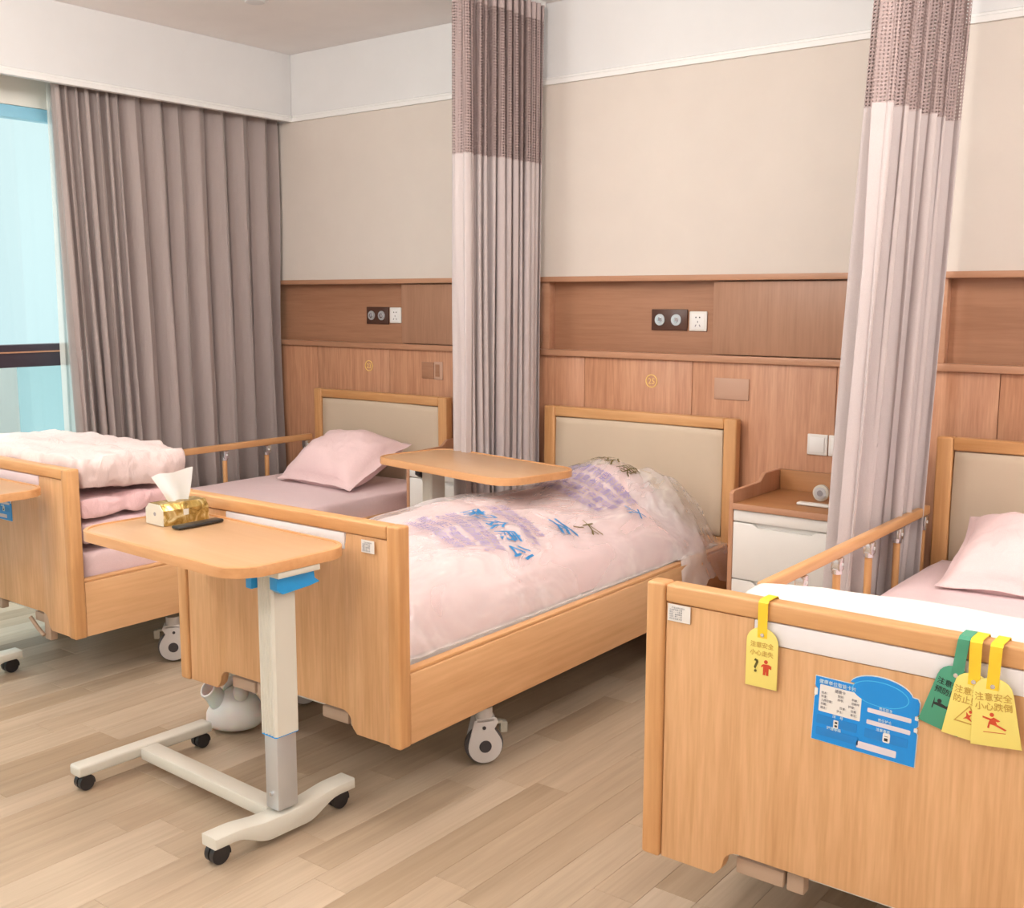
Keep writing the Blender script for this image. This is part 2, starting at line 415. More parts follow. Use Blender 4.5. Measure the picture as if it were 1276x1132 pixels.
# window wall: pelmet beam, lintel and glazing
pel = struct(box('wall_left', -.02, -.001, Y0, -.001, ZM-.002, ZC-.001, white_paint, bev=0)); pel['label'] = 'white pelmet band above the window curtain'
box('lintel', X0-.1, X0, Y0, -.001, 2.385, ZC-.001, cream_wall, pel, bev=0)
box('pelmet_top', X0, -.021, Y0, -.001, 2.72, 2.74, white_paint, pel, bev=0)
box('pier', X0-.1, X0, -.45, -.001, -.003, 2.384, cream_wall, pel, bev=0)
box('pier', X0-.1, X0, Y0, Y0+.3, -.003, 2.384, cream_wall, pel, bev=0)
win = bpy.data.objects.new('window_1', None); COL.objects.link(win); win['kind'] = 'structure'; win['label'] = 'tall window with dark transom and pale blue head frame'
wy0, wy1 = Y0+.301, -.451
box('head_frame', X0-.06, X0-.005, wy0, wy1, 2.325, 2.384, blue_frame, win, bev=.004)
box('transom', X0-.05, X0+.03, wy0, wy1, 1.135, 1.245, dark_frame, win, bev=.004)
box('transom_bead', X0+.03, X0+.037, wy0, wy1, 1.205, 1.212, ledge_w, win, bev=0)
box('sill_frame', X0-.05, X0-.005, wy0, wy1, .0, .05, dark_frame, win, bev=.003)
ys = [wy0, -4.6, -3.6, -2.6, -1.9, -.95, wy1]
for i, y in enumerate(ys): 
    if i in (0, len(ys)-1): box('mullion', X0-.05, X0-.006, y-.0 if i == 0 else y-.04, y+.04 if i == 0 else y, .051, 1.134, dark_frame, win, bev=.002)
    else: box('mullion', X0-.05, X0-.006, y-.02, y+.02, .051, 1.134, dark_frame, win, bev=.002)
for a, b_ in zip(ys, ys[1:]):
    box('pane', X0-.035, X0-.03, a+.041, b_-.041, .051, 1.134, glass_m, win, bev=0)
    box('pane', X0-.035, X0-.03, a+.003, b_-.003, 1.246, 2.324, glass_m, win, bev=0)
# far walls of the room, outside the frame
struct(box('wall_right', X1, X1+.1, Y0, .06, -.08, ZC, white_paint, bev=0))
struct(box('wall_front', X0-.1, X1+.1, Y0-.1, Y0, -.08, ZC, white_paint, bev=0))
# balcony outside the window
bal = thing('balcony_railing', 'pale balcony railing of white posts and blue-tinted glass outside the window', 'railing', (-1.5, -3, 0))
box('slab', -.7, 1.07, -3, 3.2, -.2, -.02, white_paint, bal, bev=.01)
balg = thin('tinted_railing_glass', (.55, .82, .87), .45, .1)
for i, y in enumerate([-2.6, -1.4, -.2, .62, 1.32, 2.0, 2.7]):
    box('post', -.04, .04, y-.09, y+.09, -.019, 1.12, trim_paint, bal, bev=.004)
box('glass', -.045, -.041, -2.9, 3.0, .0, 1.10, balg, bal, bev=0)
box('handrail', -.06, .06, -2.9, 3.0, 1.12, 1.17, trim_paint, bal, bev=.01)
gnd = struct(box('ground', -60, -8, -40, 40, -9.2, -9, plain('street_ground', (.5, .52, .5), .9), bev=0))

# ------------------------------------------------------------------ CURTAINS
def curtain_mesh(name, fn, z0, z1, nz, ns, mat, parent, uvs=None):
    bm = bmesh.new(); uvl = bm.loops.layers.uv.new('UVMap'); rows_ = []
    for j in range(nz+1):
        z = z0+(z1-z0)*j/nz
        rows_.append([bm.verts.new((*fn(i/ns, z), z)) for i in range(ns+1)])
    zm = z0+(z1-z0)*.5; pp = [Vector(fn(i/ns, zm)) for i in range(ns+1)]; arcl = [0]
    for a_, b_ in zip(pp, pp[1:]): arcl.append(arcl[-1]+(b_-a_).length)
    for j in range(nz):
        for i in range(ns):
            f = bm.faces.new((rows_[j][i], rows_[j][i+1], rows_[j+1][i+1], rows_[j+1][i]))
            if uvs:
                for lp, (a, b_) in zip(f.loops, ((i, j), (i+1, j), (i+1, j+1), (i, j+1))):
                    lp[uvl].uv = (arcl[a]*uvs[0], (z0+(z1-z0)*b_/nz)*uvs[1])
    ob = finish(name, bm, mat, parent, 'all')
    return ob
def fold_fn(A0, B0, A1, B1, zt, zb, phases, amp0, amp1, seed, sub=.0, left=1.0):
    """A0,B0 ends at the top, A1,B1 at the bottom; phases: cumulative fold phase over s"""
    A0, B0, A1, B1 = [Vector(q) for q in (A0, B0, A1, B1)]
    def fn(s, z):
        k = (zt-z)/(zt-zb); k = max(0, min(1, k))
        A = A0.lerp(A1, k); B = B0.lerp(B1, k)
        d = (B-A); n = Vector((d.y, -d.x)).normalized(); dn = d.normalized()
        ph = phases(s)+.5*noise.noise(Vector((s*6, z*.7, seed)))
        w = math.sin(ph); w2 = math.cos(ph)
        amp = (amp0+(amp1-amp0)*k)*(1+.5*noise.noise(Vector((s*11, seed, z*.3))))
        sh = math.copysign(abs(w)**.75, w)+sub*math.sin(ph*2.3+4*noise.noise(Vector((s*4, seed+5, z*.5))))*(.4+k)
        if left != 1.0 and s < .40: amp *= left
        pos = A+d*s+n*amp*sh+dn*amp*.35*math.sin(2*ph)
        return pos.x, pos.y
    return fn
def jitter_phase(nf, seed, dens=None):
    rnd = random.Random(seed); ws = [rnd.uniform(.7, 1.4) for _ in range(nf)]
    if dens: ws = [w*dens((i+.5)/nf) for i, w in enumerate(ws)]
    tot = sum(ws); cum = [0]
    for w in ws: cum.append(cum[-1]+w/tot)
    def f(s):
        for i in range(nf):
            if s <= cum[i+1]+1e-9: return 2*math.pi*(i+(s-cum[i])/(cum[i+1]-cum[i]))
        return 2*math.pi*nf
    return f
# grey blackout curtain on the window wall (s=0 at its free edge, s=1 at the corner)
ph = jitter_phase(14, 3, lambda s: .62 if s < .42 else 1.5)
fn = fold_fn((-.11, -1.385), (-.11, -.03), (-.11, -1.305), (-.11, -.03), 2.56, .03, ph, .032, .050, 5, .30, 1.25)
tag(curtain_mesh('window_curtain', fn, .03, 2.56, 40, 420, grey_curtain, None), 'long grey-brown blackout curtain hanging in folds beside the window', 'curtain')
ph2 = jitter_phase(4, 8)
fn = fold_fn((-.20, -1.355), (-.20, -1.05), (-.20, -1.35), (-.20, -1.05), 2.56, .03, ph2, .012, .02, 9)
tag(curtain_mesh('sheer_curtain', fn, .03, 2.56, 24, 90, sheer_m, None), 'narrow white sheer curtain showing beside the window curtain', 'curtain')

def privacy(label, A0, B0, A1, B1, nf, zs, zh, seed, amp0, amp1, pf=None):
    t_ = thing('privacy_curtain', label, 'curtain', (A0[0], (A0[1]+B0[1])/2, 0))
    ox, oy = t_.location.x, t_.location.y
    q = lambda P: (P[0]-ox, P[1]-oy)
    ph = pf or jitter_phase(nf, seed)
    fn = fold_fn(q(A0), q(B0), q(A1), q(B1), ZC-.03, .04, ph, amp0, amp1, seed, .16)
    curtain_mesh('fabric_panel', fn, .04, zs, 40, nf*26, privacy_m, t_)
    curtain_mesh('mesh_panel', fn, zs, zh, 12, nf*26, mesh_m, t_, uvs=(84, 84))
    curtain_mesh('heading_tape', fn, zh, ZC-.03, 4, nf*26, tape_m, t_)
    curtain_mesh('mesh_hem', lambda s, z: tuple(Vector(fn(s, z))*1.0), zs-.003, zs+.003, 1, nf*26, tape_m, t_)
    return t_
privacy('greige privacy curtain with mesh top between the left and middle beds', (1.74, -.60), (1.775, -.035), (1.74, -.60), (1.755, -.045), 13, 2.09, 2.72, 21, .045, .05)
privacy('pale privacy curtain with mesh top between nightstand and nearest bed', (3.60, -.70), (3.68, -.12), (3.525, -.80), (3.590, -.13), 6, 2.09, 2.72, 33, .050, .050)
for x, lab in ((1.765, 'white ceiling track of the curtain left of the middle bed'), (3.645, 'white ceiling track of the curtain left of the nearest bed')):
    tag(box('curtain_track', x-.015, x+.015, -2.4, -.02, ZC-.025, ZC-.0005, trim_paint, bev=.002), lab, 'curtain track')

# ------------------------------------------------------------------ BEDS
BW, HB, ZB, ZT = .497, .035, .217, .853
def footboard(root, hp, slot=True):
    y0, y1 = -2.135, -2.095
    for s in (-1, 1):
        a, b_ = (-BW, -BW+.046) if s < 0 else (BW-.046, BW)
        box('foot_post', a, b_, y0-.004, y1+.004, ZB, ZT+.001, oakd_z, root, bev=.007, seg=3)
    box('top_rail', -BW+.0475, BW-.0475, y0-.002, y1+.004, .813, ZT, oakd_x, root, bev=.006, seg=3)
    L = BW-.048
    bot = [(-L, ZB+.002), (-.318, ZB+.002)]+[(-.302+.0, ZB+.018)]+arc(-.262, ZB+.030, .035, 180, 90, 5)+arc(.262, ZB+.030, .035, 90, 0, 5)+[(.302, ZB+.018), (.318, ZB+.002), (L, ZB+.002)]
    top = [(L, .811)]
    if slot:
        top += [(.288, .811), (.286, .782)]+arc(.262, .778, .016, 0, -90, 4)+arc(-.225, .778, .016, 270, 180, 4)+[(-.243, .811)]
    top += [(-L, .811)]
    box('handle_plate', -.241, .284, y0+.0015, y0+.030, .7635, .8115, hp, root, bev=.003)
    prism('foot_panel', bot+top, 'Y', y0+.004, y1-.006, oak_z, root, bev=.0015)
def headboard(root):
    y0, y1 = -.058, -.010
    for s in (-1, 1):
        a, b_ = (-BW, -BW+.06) if s < 0 else (BW-.06, BW)
        box('head_post', a, b_, y0, y1, .20, .972, oakd_z, root, bev=.008, seg=3)
    box('head_rail', -BW+.0605, BW-.0605, y0+.002, y1, .925, .972, oakd_x, root, bev=.006, seg=3)
    box('lower_head_rail', -BW+.0605, BW-.0605, y0+.006, y1-.004, .40, .455, oakd_x, root, bev=.004)
    soft_box('headboard_pad', -BW+.0615, BW-.0615, y0+.002, y1-.008, .4555, .9245, pad_fabric, root, p=3.0, amp=.0006, n=14)
def caster(root, x, y, ang, brake=True):
    c = bpy.data.objects.new('caster', None)
    bm = bmesh.new()
    # fork: pair of teardrop cheeks and a top cap
    drop = [(-.036, .150), (.036, .155), (.042, .140), (.030, .118)]+arc(0, .0625, .055, 30, -190, 18)
    add_prism(bm, drop, 'X', .019, .024, .001); add_prism(bm, drop, 'X', -.024, -.019, .001)
    add_box(bm, -.024, .024, -.030, .032, .140, .156, .004)
    add_cyl(bm, Vector((0, 0, .172)), .028, .034, 'Z', 20)
    f = finish('caster', bm, caster_grey, root, True)
    f.location = (x, y, 0); f.rotation_euler = (0, 0, ang)
    w = bmesh.new(); add_cyl(w, Vector((0, 0, .0625)), .0625, .026, 'X', 36)
    bmesh.ops.bevel(w, geom=[e for e in w.edges if e.is_manifold and e.calc_face_angle() > 1], offset=.006, segments=3, affect='EDGES')
    finish('wheel', w, rubber, f, True)
    for s in (-1, 1):
        cyl('wheel_hub', Vector((s*.0245, 0, .0625)), .020, .005, hub_dark, f, 'X', 20, bev=.001)
        cyl('bolt', Vector((s*.0245, -.004, .125)), .006, .004, hub_dark, f, 'X', 10)
    if brake:
        b = bmesh.new(); add_box(b, -.012, .012, .034, .060, .128, .138, .003); add_box(b, -.014, .014, .052, .076, .098, .134, .004, 2, Matrix.Translation((0, 0, 0)))
        finish('brake_pedal', b, pedal_grey, f, True)
    return f
def guard_rail(root, side, y_head, y_foot, posts, z=.68):
    x = side*(BW+.018)
    box('guard_rail', x-.014, x+.014, y_foot, y_head, z-.0, z+.034, oakd_y, root, bev=.006, seg=3)
    for y in posts:
        p = tube('rail_post', [(x, y-.0, .36), (x, y, z-.04)], .0125, oakd_z, root, 12)
        br = bmesh.new(); add_box(br, x-.016, x+.016, y-.013, y+.020, z-.042, z-.001, .004); add_cyl(br, Vector((x, y, z-.044)), .016, .016, 'Z', 14)
        finish('joint_bracket', br, chrome, p, True)
        b2 = cyl('bracket_pin', Vector((x+.0165, y+.003, z-.022)), .006, .003, steel, p, 'X', 10)
def bed(label, loc, rotz=0, rail=None, cang=-38):
    r = thing('hospital_bed', label, 'bed', loc, rotz)
    footboard(r, handle_lilac if rail == -1 and loc[0] < 1 else handle_white); headboard(r)
    for s in (-1, 1):
        a, b_ = (s*(BW-.026), s*(BW-.004))
        box('side_board', a, b_, -2.090, -.060, ZB+.002, .425, oak_y, r, bev=.003)
        box('side_cap', s*(BW-.040), s*(BW-.010), -2.088, -.062, .4255, .437, oakd_y, r, bev=.004)
    # steel frame and slat deck
    bm = bmesh.new()
    for y in (-2.035, -.12): add_box(bm, -.45, .45, y-.02, y+.02, .235, .275, .003)
    for x in (-.40, .40): add_box(bm, x-.02, x+.02, -2.0145, -.1405, .235, .265, .003)
    add_box(bm, -.46, .46, -2.06, -.08, .36, .385, .004)
    for x in (-.40, .40):
        for y in (-1.67, -.45): add_box(bm, x-.02, x+.02, y-.02, y+.02, .275, .36, .002)
    finish('bed_frame', bm, steel, r, True)
    for x in (-.40, .40):
        for y in (-1.67, -.45): caster(r, x+math.copysign(.02, x), y, R(cang), True)
    for x in (-.225, .195):
        bm = bmesh.new()
        add_box(bm, x-.055, x+.055, -2.099, -2.064, .222, .258, .004)
        add_box(bm, x+.06, x+.100, -2.095, -2.064, .218, .260, .005)
        add_cyl(bm, Vector((x+.08, -2.058, .246)), .012, .03, 'Y', 12)
        finish('crank_handle', bm, crank_beige, r, True)
    if cang > 100:
        bm = bmesh.new(); add_box(bm, .225, .268, -2.110, -2.080, .165, .285, .004)
        add_tube(bm, [(.235, -2.118, .182), (.20, -2.122, .205), (.155, -2.126, .242)], .008, 10)
        finish('hanging_crank', bm, crank_beige, r, True)
    if rail: guard_rail(r, rail, -.065, -1.50, (-.11, -.39, -.67, -.95, -1.23))
    return r
XL, XC, XR = .2214+.497, 1.8412+.494, 3.6606+.497
bedL = bed('left bed by the window with pink quilts folded at its foot', (XL, -.026, 0), 0, -1, 140)
bedC = bed('middle bed with bedding wrapped in clear plastic', (XC-.01, -.020, 0), R(.6), None)
bedR = bed('nearest bed, right, with warning tags and blue board on its footboard', (XR, -.080, 0), 0, -1)

def sticker(bedroot_x, bedroot_y, bx, label, x0, z0, x1, z1):
    t_ = thing('sticker', label, 'sticker', (bx, bedroot_y-2.1345, z0))
    box('backing', 0, x1-x0, -.0012, -.0002, 0, z1-z0, paper, t_, bev=0)
    for i in range(6):
        z = (z1-z0)*(.82-.13*i); 
        text(['产品合格证明书', '名称护理床木质', '规格二一三零型', '数量一张带脚轮', '日期二零二一年', '检验合格准予出'][i], .0042, slot_grey, t_, front_at(.004 if i else .010, -.0016, z-.002), space=1.15)
    return t_
sticker(0, -.080, 3.714, 'white paper label at the corner of the nearest footboard', 0, .773, .055, .811)
sticker(0, -.020, 2.705, 'white paper label at the corner of the middle footboard', 0, .768, .050, .804)

# mattresses and bedding
def mattress(x, y0, y1, z1, mat, label, w=.44, z0=.386):
    m = soft_box('mattress', x-w, x+w, y0, y1, z0, z1, mat, None, p=5, amp=.004, ns=4, n=30)
    return tag(m, label, 'mattress')
mattress(XL, -2.09, -.10, .535, sheet_m, 'mattress with pink sheet on the left bed by the window', .455)
mattress(XC, -2.09, -.10, .440, white_quilt, 'white mattress under the plastic-wrapped bedding', .44)
mattress(XR, -2.15, -.16, .535, sheet_m, 'mattress with pink sheet on the nearest bed', .455)
pl = pillow('pillow', .57, .46, .27, pillow_m, seed=2); pl.location = (XL+.07, -.40, .645); pl.rotation_euler = (R(24), 0, R(-3))
tag(pl, 'pink pillow on the left bed by the window', 'pillow')
pr = pillow('pillow', .66, .46, .25, pillow_m, seed=9); pr.location = (XR-.0, -.44, .625); pr.rotation_euler = (R(20), 0, R(2))
tag(pr, 'pink pillow on the nearest bed at the right edge', 'pillow')
# quilts folded at the foot of the left bed
tag(soft_box('folded_quilt', XL-.48, XL+.47, -2.10, -1.56, .538, .652, lilac_m, None, p=3, amp=.012, ns=6, seed=3, n=30), 'lilac-pink padding under the two folded quilts on left bed', 'quilt')
tag(soft_box('folded_quilt', XL-.48, XL+.475, -2.105, -1.66, .655, .735, quilt_m, None, p=2.8, amp=.02, ns=9, seed=6, n=40, stretch=(1, 1, .6)), 'lower folded pink quilt on the left bed, in the middle of the stack', 'quilt')
tag(soft_box('folded_quilt', XL-.49, XL+.485, -2.11, -1.62, .737, .905, quilt_light, None, p=2.6, amp=.02, ns=9, seed=11, n=40, stretch=(1, 1, .6)), 'upper folded pale pink quilt on the left bed, topmost of the stack', 'quilt')
tag(soft_box('folded_quilt', XR-.34, XR+.46, -2.16, -1.95, .535, .855, white_quilt, None, p=3.2, amp=.008, ns=4, seed=15, n=36), 'cream white folded quilt behind the footboard of the nearest bed', 'quilt')

# plastic wrapped bedding on the middle bed
def bag_h(u, v, puff=0.0):
    """u -1..1 across, v 0 foot .. 1 head -> z"""
    H = .645+.045*math.sin(math.pi*min(1, v*1.05))+.150*math.exp(-((v-.88)/.125)**2)*math.exp(-((u-.12)/.62)**2)
    base = .445
    H += .016*math.sin(u*2.2+v*5)
    e = max(0, 1-abs(u)**(3.4-1.2*v*v))**(.5+.25*v*v)
    ef = min(1, max(0, v/.05))**.5; eh = min(1, max(0, (1-v)/.10))**.6
    w = fbm(u*1.1+3, v*3, 0, 1.8, 3)*.016 + abs(noise.noise(Vector((u*2.2+v*4, v*6-u*2.4, 1.7))))*.020
    return base+(H-base)*e*ef*eh+(w+puff)*min(1, e*1.5)
def bag_surface(name, x0, x1, y0, y1, mat, puff, parent, nx=60, ny=110, flare=0.0, inner=False):
    bm = bmesh.new(); g = []
    for j in range(ny+1):
        v = j/ny; row = []
        for i in range(nx+1):
            u = -1+2*i/nx
            x = (x0+x1)/2+u*(x1-x0)/2; y = y0+(y1-y0)*v
            z = bag_h(u, v, puff)
            if inner:
                U = (x-(BX0+BX1)/2)/((BX1-BX0)/2); V = (y-BY0)/(BY1-BY0)
                z = min(bag_h(U, V, 0)-.013, .44+.30*(1-abs(u)**5)**.5*min(1, max(0, v/.04))**.5*min(1, max(0, (1-v)/.05))**.5+.6*max(0, bag_h(U, V, 0)-.74))
                z = max(z, .441)
            if flare and abs(u) > .97: z += .008*noise.noise(Vector((v*30, u, 0)))
            row.append(bm.verts.new((x, y, z)))
        g.append(row)
    for j in range(ny):
        for i in range(nx): bm.faces.new((g[j][i], g[j][i+1], g[j+1][i+1], g[j+1][i]))
    # closed underside
    bt = [[bm.verts.new((v_.co.x, v_.co.y, .442)) for v_ in (g[j][0], g[j][nx])] for j in range(ny+1)]
    return finish(name, bm, mat, parent, 'all')
bw = thing('wrapped_bedding', 'pink bedding wrapped in clear printed plastic on middle bed', 'bedding', (0, 0, 0))
BX0, BX1, BY0, BY1 = XC-.458, XC+.462, -2.095, -.14
bag_surface('pink_quilt', BX0+.02, BX1-.03, BY0+.015, BY1-.05, cloth('wrapped_pink_quilt', (.88, .64, .635), 5, .2), -.012, bw, inner=True)
bag_surface('plastic_wrap', BX0, BX1, BY0, BY1, bag_m, .004, bw, flare=1)
# crumpled spare plastic hanging at the head corner
bm = bmesh.new(); nn = 34
g = []
for j in range(nn+1):
    row = []
    for i in range(nn+1):
        a = i/nn; b_ = j/nn
        x = XC+.18+.345*a; y = -.52+.40*b_
        z = .785-.42*a**2.0-.16*abs(b_-.5)-.02+.035*abs(noise.noise(Vector((a*3+b_*2, b_*6, 4))))+.012*noise.noise(Vector((a*9, b_*11, 9)))
        if x < XC+.490: z = max(z, .450+.01*noise.noise(Vector((a*9, b_*9, 2))))
        row.append(bm.verts.new((x, y, z)))
    g.append(row)
for j in range(nn):
    for i in range(nn): bm.faces.new((g[j][i], g[j][i+1], g[j+1][i+1], g[j+1][i]))
finish('loose_plastic', bm, bag_m, bw, 'all')
# printing on the plastic
def print_on_bag(body, size, mat, x, y, ang, off=.007, sx=1.0, bold=0.0, sy=1.55):
    me = text(body, size, mat, None, None, keep=True, ext=0.0, offs=bold)
    bm = bmesh.new(); bm.from_mesh(me)
    long_ = [e for e in bm.edges if e.calc_length() > .03]
    for _ in range(2):
        long_ = [e for e in bm.edges if e.calc_length() > .03]
        if long_: bmesh.ops.subdivide_edges(bm, edges=long_, cuts=1)
    c, s = math.cos(R(ang)), math.sin(R(ang))
    for v in bm.verts:
        px, py = v.co.x*sx, v.co.y*sy
        X = x+px*c-py*s; Y = y+px*s+py*c
        u = (X-(BX0+BX1)/2)/((BX1-BX0)/2); vv = (Y-BY0)/(BY1-BY0)
        u = max(-.99, min(.99, u)); vv = max(.01, min(.99, vv))
        v.co = Vector((X, Y, bag_h(u, vv, .004)+off))
    return finish('lettering', bm, mat, bw)
D_ = (math.cos(R(-29)), math.sin(R(-29)))
print_on_bag('床 日 众 康 公', .062, ink_blue, 2.36, -1.32, -20, bold=.001, sx=1.0)
for i, s_ in enumerate(['温馨提示：请勿将本塑料袋', '以免发生窒息危险请远离儿', '棉被枕头床单三件套加厚保', '全国服务热线欢迎来电咨询']):
    print_on_bag(s_, .030, ink_violet, 2.33-.022*i+.02*(i % 2), -1.375-.052*i, -20)
for i, s_ in enumerate(['优质面料柔软舒适亲肤透气', '洗涤说明请使用中性洗']):
    print_on_bag(s_, .028, ink_violet, 2.37+.02*i, -1.205+.050*i, -20)
print_on_bag('从', .08, ink_blue, 2.66, -1.12, 74, bold=.002); print_on_bag('一太', .06, ink_dark, 2.68, -1.03, 78)
for i, s_ in enumerate(['温馨提示请勿将塑料袋套在', '以免发生窒息危险请远离', '棉被枕头床单三件套加厚', '全国服务热线欢迎来电']):
    print_on_bag(s_, .036, ink_violet, 2.20+.01*i, -.52-.066*i, -8)
print_on_bag('家 纺 众 康', .07, ink_dark, 2.20, -.42, -6)
print_on_bag('太', .06, ink_blue, 2.62, -.62, -40)

# ------------------------------------------------------------------ OVERBED TABLES
def overbed_table(label, loc, rotz, flip=1, ztop=.80, cxo=.262, L=.40, Wd=.20):
    """column towards +x*flip"""
    t_ = thing('overbed_table', label, 'table', loc, rotz)
    f = flip
    out = rrect(-L, L, -Wd, Wd, .10, 8)
    prism('tabletop', rrect(-L+.012, L-.012, -Wd+.012, Wd-.012, .09, 8), 'Z', ztop-.024, ztop-.003, table_wood, t_, bev=.001)
    # raised wooden rim
    bm = bmesh.new()
    ins = rrect(-L+.0125, L-.0125, -Wd+.0125, Wd-.0125, .0895, 8)
    n = len(out)
    rings = []
    for (z, pts) in ((ztop-.028, ins), (ztop-.028, out), (ztop-.002, out), (ztop, [(a*.996, b_*.993) for a, b_ in out]), (ztop+.001, [(a*1.004, b_*1.006) for a, b_ in ins]), (ztop-.003, ins)):
        rings.append([bm.verts.new((a, b_, z)) for a, b_ in pts])
    for a, b_ in zip(rings, rings[1:]+rings[:1]):
        for k in range(n): bm.faces.new((a[k], a[(k+1) % n], b_[(k+1) % n], b_[k]))
    bmesh.ops.recalc_face_normals(bm, faces=bm.faces[:])
    finish('tabletop_rim', bm, table_edge, t_, True)
    cx = f*cxo
    box('bracket', cx-.16, cx+.10, -.07, .07, ztop-.046, ztop-.029, cream_metal, t_, bev=.003)
    # outer sleeve with fluted sides
    hw, hd = .034, .040
    bm = bmesh.new()
    prof = []
    for sgn in (1, -1):
        ysd = sgn*hd
    pts = [(cx+hw, -hd+.006), (cx+hw, hd-.006), (cx+hw-.006, hd)]
    nfl = 4
    for k in range(nfl):
        xa = cx+hw-.010-k*(2*hw-.020)/nfl; w_ = (2*hw-.020)/nfl
        pts += [(xa, hd), (xa-.3*w_, hd-.004), (xa-.6*w_, hd-.004), (xa-.75*w_, hd)]
    pts += [(cx-hw+.006, hd), (cx-hw, hd-.006), (cx-hw, -hd+.006), (cx-hw+.006, -hd)]
    for k in range(nfl):
        xa = cx-hw+.010+k*(2*hw-.020)/nfl; w_ = (2*hw-.020)/nfl
        pts += [(xa, -hd), (xa+.3*w_, -hd+.004), (xa+.6*w_, -hd+.004), (xa+.75*w_, -hd)]
    pts += [(cx+hw-.006, -hd)]
    add_prism(bm, pts, 'Z', .30, ztop-.047)
    finish('outer_sleeve', bm, cream_metal, t_, True)
    zb = .30
    box('inner_column', cx-.027, cx+.027, -.034, .034, .085, zb-.004, silver_metal, t_, bev=.004)
    prism('sleeve_collar', rrect(cx-.032, cx+.032, -.040, .040, .006, 3), 'Z', zb-.0035, zb-.0005, blue_plastic, t_)
    cyl('lock_pin', Vector((cx-.0, -.036, .13)), .006, .008, chrome, t_, 'Y', 12)
    # base: H shape of cream metal
    xa = cx+.0; xb = -f*.388 if cxo > .1 else -.60
    bm = bmesh.new()
    wav = []
    ln = .240
    top = []; bt = []
    for k in range(33):
        y = -ln+2*ln*k/32
        w_ = .5+.5*math.cos(math.pi*min(1, max(0, (abs(y)-.06)/.12)))   # 1 in the middle, 0 outside
        top.append((y, .088-.012*w_)); bt.append((y, .058-.040*w_*(1)))
    outl = top+bt[::-1]
    add_prism(bm, outl, 'X', xa-.033, xa+.033, .006)
    finish('front_foot', bm, cream_metal, t_, True)
    bm = bmesh.new(); add_box(bm, xb-.028, xb+.028, -.235, .235, .048, .082, .008, 3); finish('rear_foot', bm, cream_metal, t_, True)
    bm = bmesh.new(); x_a, x_b = sorted((xa-f*.032, xb+f*.027)); add_box(bm, x_a, x_b, -.030, .030, .042, .078, .004, 2); finish('cross_bar', bm, cream_metal, t_, True)
    for (x, y, rr) in ((xa-.012, -.207, .027), (xa-.012, .207, .027), (xb, -.205, .023), (xb, .205, .023)):
        bm = bmesh.new()
        for s in (-1, 1): 
            add_cyl(bm, Vector((x+s*.011, y, rr)), rr, .016, 'X', 22)
        add_box(bm, x-.006, x+.006, y-.012, y+.012, rr*.8, rr*2+.006, .001)
        hood = arc(y, rr, rr+.003, -10, 110, 10)+arc(y, rr, rr-.001, 110, -10, 10)
        add_prism(bm, hood, 'X', x-.020, x+.020)
        finish('caster', bm, black_plastic, t_, True)
    # blue release levers
    bm = bmesh.new()
    xl0, xl1 = (cx+hw+.001, cx+hw+.034) if f > 0 else (cx-hw-.034, cx-hw-.001)
    add_prism(bm, [(-.050, ztop-.052), (.075, ztop-.052), (.078, ztop-.074), (.096, ztop-.088), (.060, ztop-.094), (-.030, ztop-.100), (-.050, ztop-.086)], 'X', xl0, xl1, .004)
    finish('release_lever', bm, blue_plastic if f > 0 else black_plastic, t_, True)
    if f > 0: box('release_lever', cx-hw-.026, cx-hw-.001, -.055, .0, ztop-.098, ztop-.052, blue_plastic, t_, bev=.003)
    return t_
tb1 = overbed_table('overbed table with a tissue box and phone in front of middle bed', (2.325, -2.383, 0), R(-2), 1, .80, cxo=.298)
overbed_table('overbed table at head of middle bed, reaching over the wrapped bedding', (2.0, -.82, 0), R(-10), -1, .80, L=.43, Wd=.21)
overbed_table('overbed table cut by the left edge, in front of left bed', (.74, -2.385, 0), 0, 1, .785, cxo=0.012)

# tissue box and phone on the near table
tbx = thing('tissue_box', 'gold foil tissue box with a white tissue, on the near table', 'tissue box', (2.064, -2.298, .7975), R(-3))
bm = bmesh.new(); add_prism(bm, [(-.047, 0), (.047, 0), (.047, .046), (.030, .064), (-.030, .064), (-.047, .046)], 'Y', -.078, .078, .003)
for v in bm.verts:
    v.co += Vector((noise.noise(v.co*40), noise.noise(v.co*37+Vector((3, 0, 0))), 0))*.002
bmesh.ops.subdivide_edges(bm, edges=bm.edges[:], cuts=1)
finish('carton', bm, gold_foil, tbx, True)
prism('end_panel', [(-.046, .001), (.046, .001), (.046, .046), (.029, .063), (-.029, .063), (-.046, .046)], 'Y', -.0815, -.0785, box_white, tbx)
cyl('end_slot', Vector((.004, -.082, .034)), .006, .001, ink_grey, tbx, 'Y', 12)
box('badge', .0475, .0482, -.012, .006, .026, .044, box_white, tbx, bev=0)
bm = bmesh.new(); g = []
for j in range(15):
    row = []
    for i in range(25):
        a = i/24; b_ = j/14
        y = (-.062+.105*a)*(.60+.44*b_)+.006-.028*b_*(1-a)
        x = .010*math.sin(a*7+b_*2)*(1-.3*b_)+.012*b_*(a-.5)
        z = .060+b_*(.085+.016*a)+.003*math.sin(a*9)
        row.append(bm.verts.new((x, y, z)))
    g.append(row)
for j in range(14):
    for i in range(24): bm.faces.new((g[j][i], g[j][i+1], g[j+1][i+1], g[j+1][i]))
finish('tissue', bm, tissue_paper, tbx, 'all')
phn = box('phone', 2.150, 2.190, -2.385, -2.225, .7985, .809, phone_m, bev=.005, seg=3)
tag(phn, 'black phone lying beside the tissue box on the near table', 'phone')

